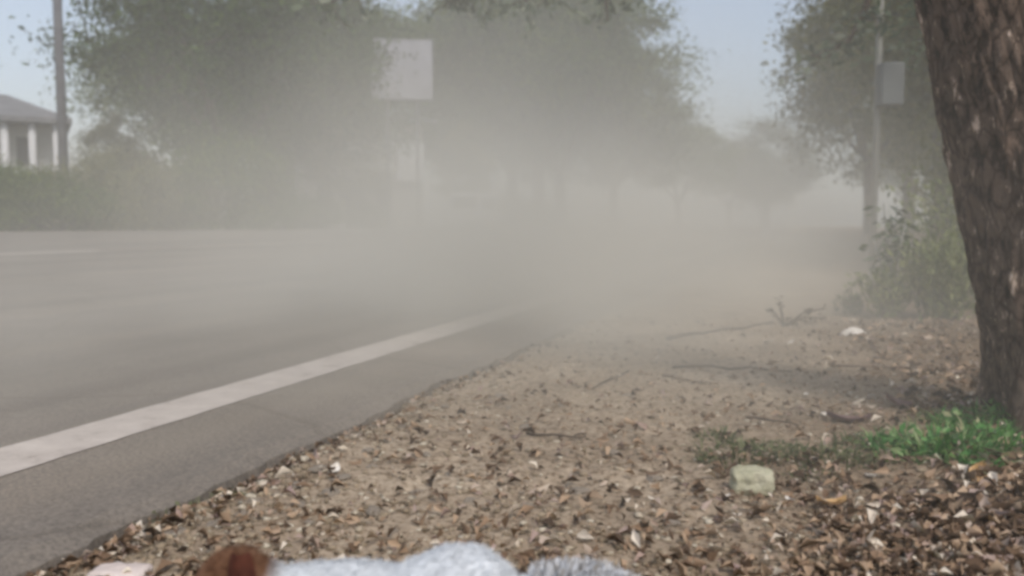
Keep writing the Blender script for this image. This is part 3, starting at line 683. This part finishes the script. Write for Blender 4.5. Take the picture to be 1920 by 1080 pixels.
    e = link('nose', me3, MAT['tyre'], root, True); e.location = Vector(Vs[J['nose']])+(Vector(Vs[J['nose']])-Vector(Vs[J['muzzle']])).normalized()*.012
dog()

# ------------------------------------------------------------------ far side: house, building, board, van, poles
def oriented(name, px, lat, rz, label, cat):
    x, y = at(px, lat); r = empty(name, (x, y, .15), rz); return tag(r, label, cat), r
def house():
    _, r = oriented('house', -40, -32, R(48), 'white columned house with a grey hipped roof at the far left behind the hedge', 'house')
    m = MB(); m.box(-3.2, 3.2, .9, 6, 0, 4.6); m.build('wall', MAT['wall'], r)
    for x in (-2.9, -1.9, -.9, .1, 1.1, 2.1, 3.0): m = MB(); m.tube([(x, 0, 0), (x, 0, 4.6)], [.16, .15], 12); m.build('column', MAT['wallw'], r, True)
    for x in (-2.3, -.4, 1.5): m = MB(); m.box(x, x+.8, .88, .9, 2.9, 4.1); m.build('window', MAT['dark'], r)
    m = MB(); m.add([(-3.6, -.4, 4.62), (3.6, -.4, 4.62), (3.6, 6.4, 4.62), (-3.6, 6.4, 4.62), (-3.6, -.4, 4.85), (3.6, -.4, 4.85), (3.6, 6.4, 4.85), (-3.6, 6.4, 4.85), (-1.2, 3, 6.1), (1.2, 3, 6.1)],
        [(0, 3, 2, 1), (0, 1, 5, 4), (1, 2, 6, 5), (2, 3, 7, 6), (3, 0, 4, 7), (4, 5, 9, 8), (5, 6, 9), (6, 7, 8, 9), (7, 4, 8)]); m.build('roof', MAT['roof'], r)
house()
def building():
    _, r = oriented('building', 712, -23.5, R(62), 'small two storey building with a slatted balcony and a pale upper wall panel', 'building')
    m = MB(); m.box(-4.2, 4.2, 1.2, 7, 0, 6.6); m.build('wall', MAT['slat'], r)
    m = MB(); m.box(-4.5, 4.5, .1, 7.3, 6.62, 6.85); m.build('roof', MAT['roof'], r)
    m = MB(); m.box(-4.2, 1.5, 0, 1.19, 3.6, 3.8); m.build('balcony_floor', MAT['wall'], r)
    m = MB()
    for k in range(12): x = -4.1+k*.5; m.box(x, x+.14, 0, .1, 3.82, 5.9)
    m.box(-4.2, 1.6, -.01, .11, 5.9, 6.05); m.build('slat_screen', MAT['wallw'], r)
    m = MB(); m.box(2.0, 4.1, .95, 1.18, 3.0, 5.4); m.build('wall_panel', MAT['wallw'], r)
    for x in (-3.4, -1.4, .6): m = MB(); m.box(x, x+1.1, 1.17, 1.2, .9, 2.6); m.build('window', MAT['dark'], r)
building()
def board():
    x, y = at(757, -15.6); r = empty('billboard', (x, y, .2), YAW+R(8)); tag(r, 'blank pale lavender billboard on a grey post across the road', 'billboard')
    d = Vector((-sy_, cy, 0)).dot(Vector((x, y, 0))); z0 = CAMH+(420-190)*d/F-.2; z1 = CAMH+(420-82)*d/F-.2; hw = 55*d/F
    m = MB(); m.box(-hw, hw, -.05, .05, z0, z1); m.build('panel', MAT['board'], r)
    m = MB(); m.box(-hw-.06, hw+.06, .052, .12, z0-.06, z1+.06); m.build('frame', MAT['pole'], r)
    for s in (-.5, .5): m = MB(); m.tube([(s*hw, .18, -.2), (s*hw, .18, z1)], [.06, .06], 10); m.build('post', MAT['pole'], r, True)
board()
def van():
    x, y = at(893, -17.4); r = empty('parked_van', (x, y, .22), R(4)); tag(r, 'white van standing on the far verge, half lost in the dust', 'van')
    prof = [(-2.1, .35), (2.2, .35), (2.25, .95), (1.75, 1.15), (1.2, 1.95), (-2.05, 2.05), (-2.15, 1.0)]
    m = MB(); n = len(prof); m.add([(-.85, a, b) for a, b in prof]+[(.85, a, b) for a, b in prof], [tuple(range(n)), tuple(range(2*n-1, n-1, -1))]+[(i, n+i, n+(i+1) % n, (i+1) % n) for i in range(n)])
    o = m.build('body', MAT['white'], r); bv = o.modifiers.new('b', 'BEVEL'); bv.width = .06; bv.segments = 2
    for s in (-1, 1):
        m = MB(); 
        for y0, y1 in ((-1.8, -.7), (-.6, .3), (.4, 1.15)): m.box(min(s*.852, s*.862), max(s*.852, s*.862), y0, y1, 1.15, 1.75)
        m.build('side_window', MAT['glass'], r)
        for yy in (-1.35, 1.4):
            m = MB(); m.tube([(s*.70, yy, .3), (s*.88, yy, .3)], [.32, .32], 20); wh = m.build('wheel', MAT['tyre'], r, True)
            m = MB(); m.tube([(s*.881, yy, .3), (s*.889, yy, .3)], [.18, .17], 14); m.build('rim', MAT['metal'], wh)
    m = MB(); m.add([(-.7, 1.76, 1.20), (.7, 1.76, 1.20), (.66, 1.26, 1.88), (-.66, 1.26, 1.88)], [(0, 1, 2, 3)])
    o = m.build('windscreen', MAT['glass'], r); o.location = (0, .02, .01)
    m = MB(); m.box(-.68, .68, -2.17, -2.12, 1.15, 1.8); m.build('rear_window', MAT['glass'], r)
    for s in (-.62, .62): m = MB(); m.box(s-.14, s+.14, 2.20, 2.28, .72, .9); m.build('headlight', MAT['boxblue'], r)
van()
def pole(px, lat, r0, H, mat, label, name, cat, parts=()):
    x, y = at(px, lat); r = empty(name, (x, y, -.05)); tag(r, label, cat)
    m = MB(); m.tube([(0, 0, 0), (0, 0, H)], [r0, r0*.75], 14); m.build('shaft', mat, r, True); return r
r = pole(126, -19.2, .135, 10, MAT['pole'], 'tall dark grey utility pole rising above the far hedge', 'utility_pole', 'pole')
m = MB(); m.box(-.9, .9, -.05, .05, 9.0, 9.12); m.build('crossarm', MAT['pole'], r)
r = pole(1636, .60, .030, 4.6, MAT['polepale'], 'slim pale post with a pale blue box on the near shoulder', 'signal_post', 'post')
d = Vector((-sy_, cy, 0)).dot(Vector((r.location.x, r.location.y, 0))); zb = CAMH+(420-205)*d/F; zt = CAMH+(420-128)*d/F; wb = 42*d/F
m = MB(); m.box(-.035, -.035+wb, -.16, -.032, zb+.05, zt+.05); o = m.build('box', MAT['boxblue'], r); o.rotation_euler = (0, 0, YAW); bv = o.modifiers.new('b', 'BEVEL'); bv.width = .015; bv.segments = 2
# low verge wall segments behind hedge on far side
x0, y0 = -17.3, 4
m = MB(); m.box(-.12, .12, 0, 95, 0, .16); o = m.build('far_kerb', MAT['brick']); o.location = (-16.72, -5, .16); tag(o, 'long low kerb along the far side of the road', 'kerb')

# ------------------------------------------------------------------ air: even haze and the dust plume raised on the road
def vol_mat(name, color, density, aniso=.0):
    m = bpy.data.materials.new(name); m.use_nodes = True; nt = m.node_tree; nt.nodes.remove(nt.nodes['Principled BSDF'])
    v = nt.nodes.new('ShaderNodeVolumePrincipled'); v.inputs['Color'].default_value = (*color, 1); v.inputs['Density'].default_value = density; v.inputs['Anisotropy'].default_value = aniso
    nt.links.new(v.outputs[0], nt.nodes['Material Output'].inputs['Volume']); return m, nt, v
m, nt, v = vol_mat('haze_air', (.88, .875, .82), .0045)
mb = MB(); mb.box(-265, 265, -45, 285, -1.3, 24); tag(mb.build('haze', m), 'pale even haze in the air', 'haze', kind='stuff')
m, nt, v = vol_mat('road_dust', (.955, .922, .825), 1.0)
tc = nt.nodes.new('ShaderNodeTexCoord'); sp = nt.nodes.new('ShaderNodeSeparateXYZ'); nt.links.new(tc.outputs['Object'], sp.inputs[0])
def mth(op, a, b=None, c_=None, clamp=False):
    n = nt.nodes.new('ShaderNodeMath'); n.operation = op; n.use_clamp = clamp
    for i, q in enumerate((a, b, c_)):
        if q is None: continue
        if hasattr(q, 'links'): nt.links.new(q, n.inputs[i])
        else: n.inputs[i].default_value = q
    return n.outputs[0]
def sstep(v_, lo, hi, a=0, b=1):
    n = nt.nodes.new('ShaderNodeMapRange'); n.interpolation_type = 'SMOOTHSTEP'; nt.links.new(v_, n.inputs[0])
    for i, q in enumerate((lo, hi, a, b)): n.inputs[i+1].default_value = q
    return n.outputs[0]
ns = nt.nodes.new('ShaderNodeTexNoise'); ns.inputs['Scale'].default_value = .55; ns.inputs['Detail'].default_value = 3; ns.inputs['Distortion'].default_value = .6; nt.links.new(tc.outputs['Object'], ns.inputs['Vector'])
nz = sstep(ns.outputs[0], .36, .64, .38, 1.6)
hz = mth('EXPONENT', mth('MULTIPLY', sp.outputs[2], -1.5))
zz = mth('MULTIPLY', mth('MAXIMUM', sp.outputs[2], 0), 1.08); hb = mth('EXPONENT', mth('MULTIPLY', mth('MULTIPLY', zz, zz), -1.0))
qx = mth('MULTIPLY', mth('ADD', sp.outputs[0], 1.5), 1/1.6); qy = mth('MULTIPLY', mth('ADD', sp.outputs[1], -5.2), 1/2.8)
blob = mth('EXPONENT', mth('MULTIPLY', mth('ADD', mth('MULTIPLY', qx, qx), mth('MULTIPLY', qy, qy)), -1.0))
ztop = sstep(sp.outputs[2], 3.2, 5.4, 1, 0)
ynear = sstep(sp.outputs[1], 1.6, 8.0); yfar = sstep(sp.outputs[1], 26, 38, 1, 0)
xr = sstep(sp.outputs[0], -.8, 1.6, 1, .0); xl = sstep(sp.outputs[0], -8.5, -1.0, .03, 1)
den = mth('MULTIPLY', mth('MULTIPLY', mth('MULTIPLY', nz, hz), mth('MULTIPLY', ynear, yfar)), mth('MULTIPLY', mth('MULTIPLY', xr, xl), ztop))
nt.links.new(mth('ADD', mth('MULTIPLY', den, .070), mth('MULTIPLY', mth('MULTIPLY', mth('MULTIPLY', blob, hb), nz), .95)), v.inputs['Density'])
mb = MB(); mb.box(-16, 3.2, 1.3, 38, -.12, 5.5); tag(mb.build('dust_cloud', m), 'pale dust cloud hanging over the road', 'dust cloud', kind='stuff')
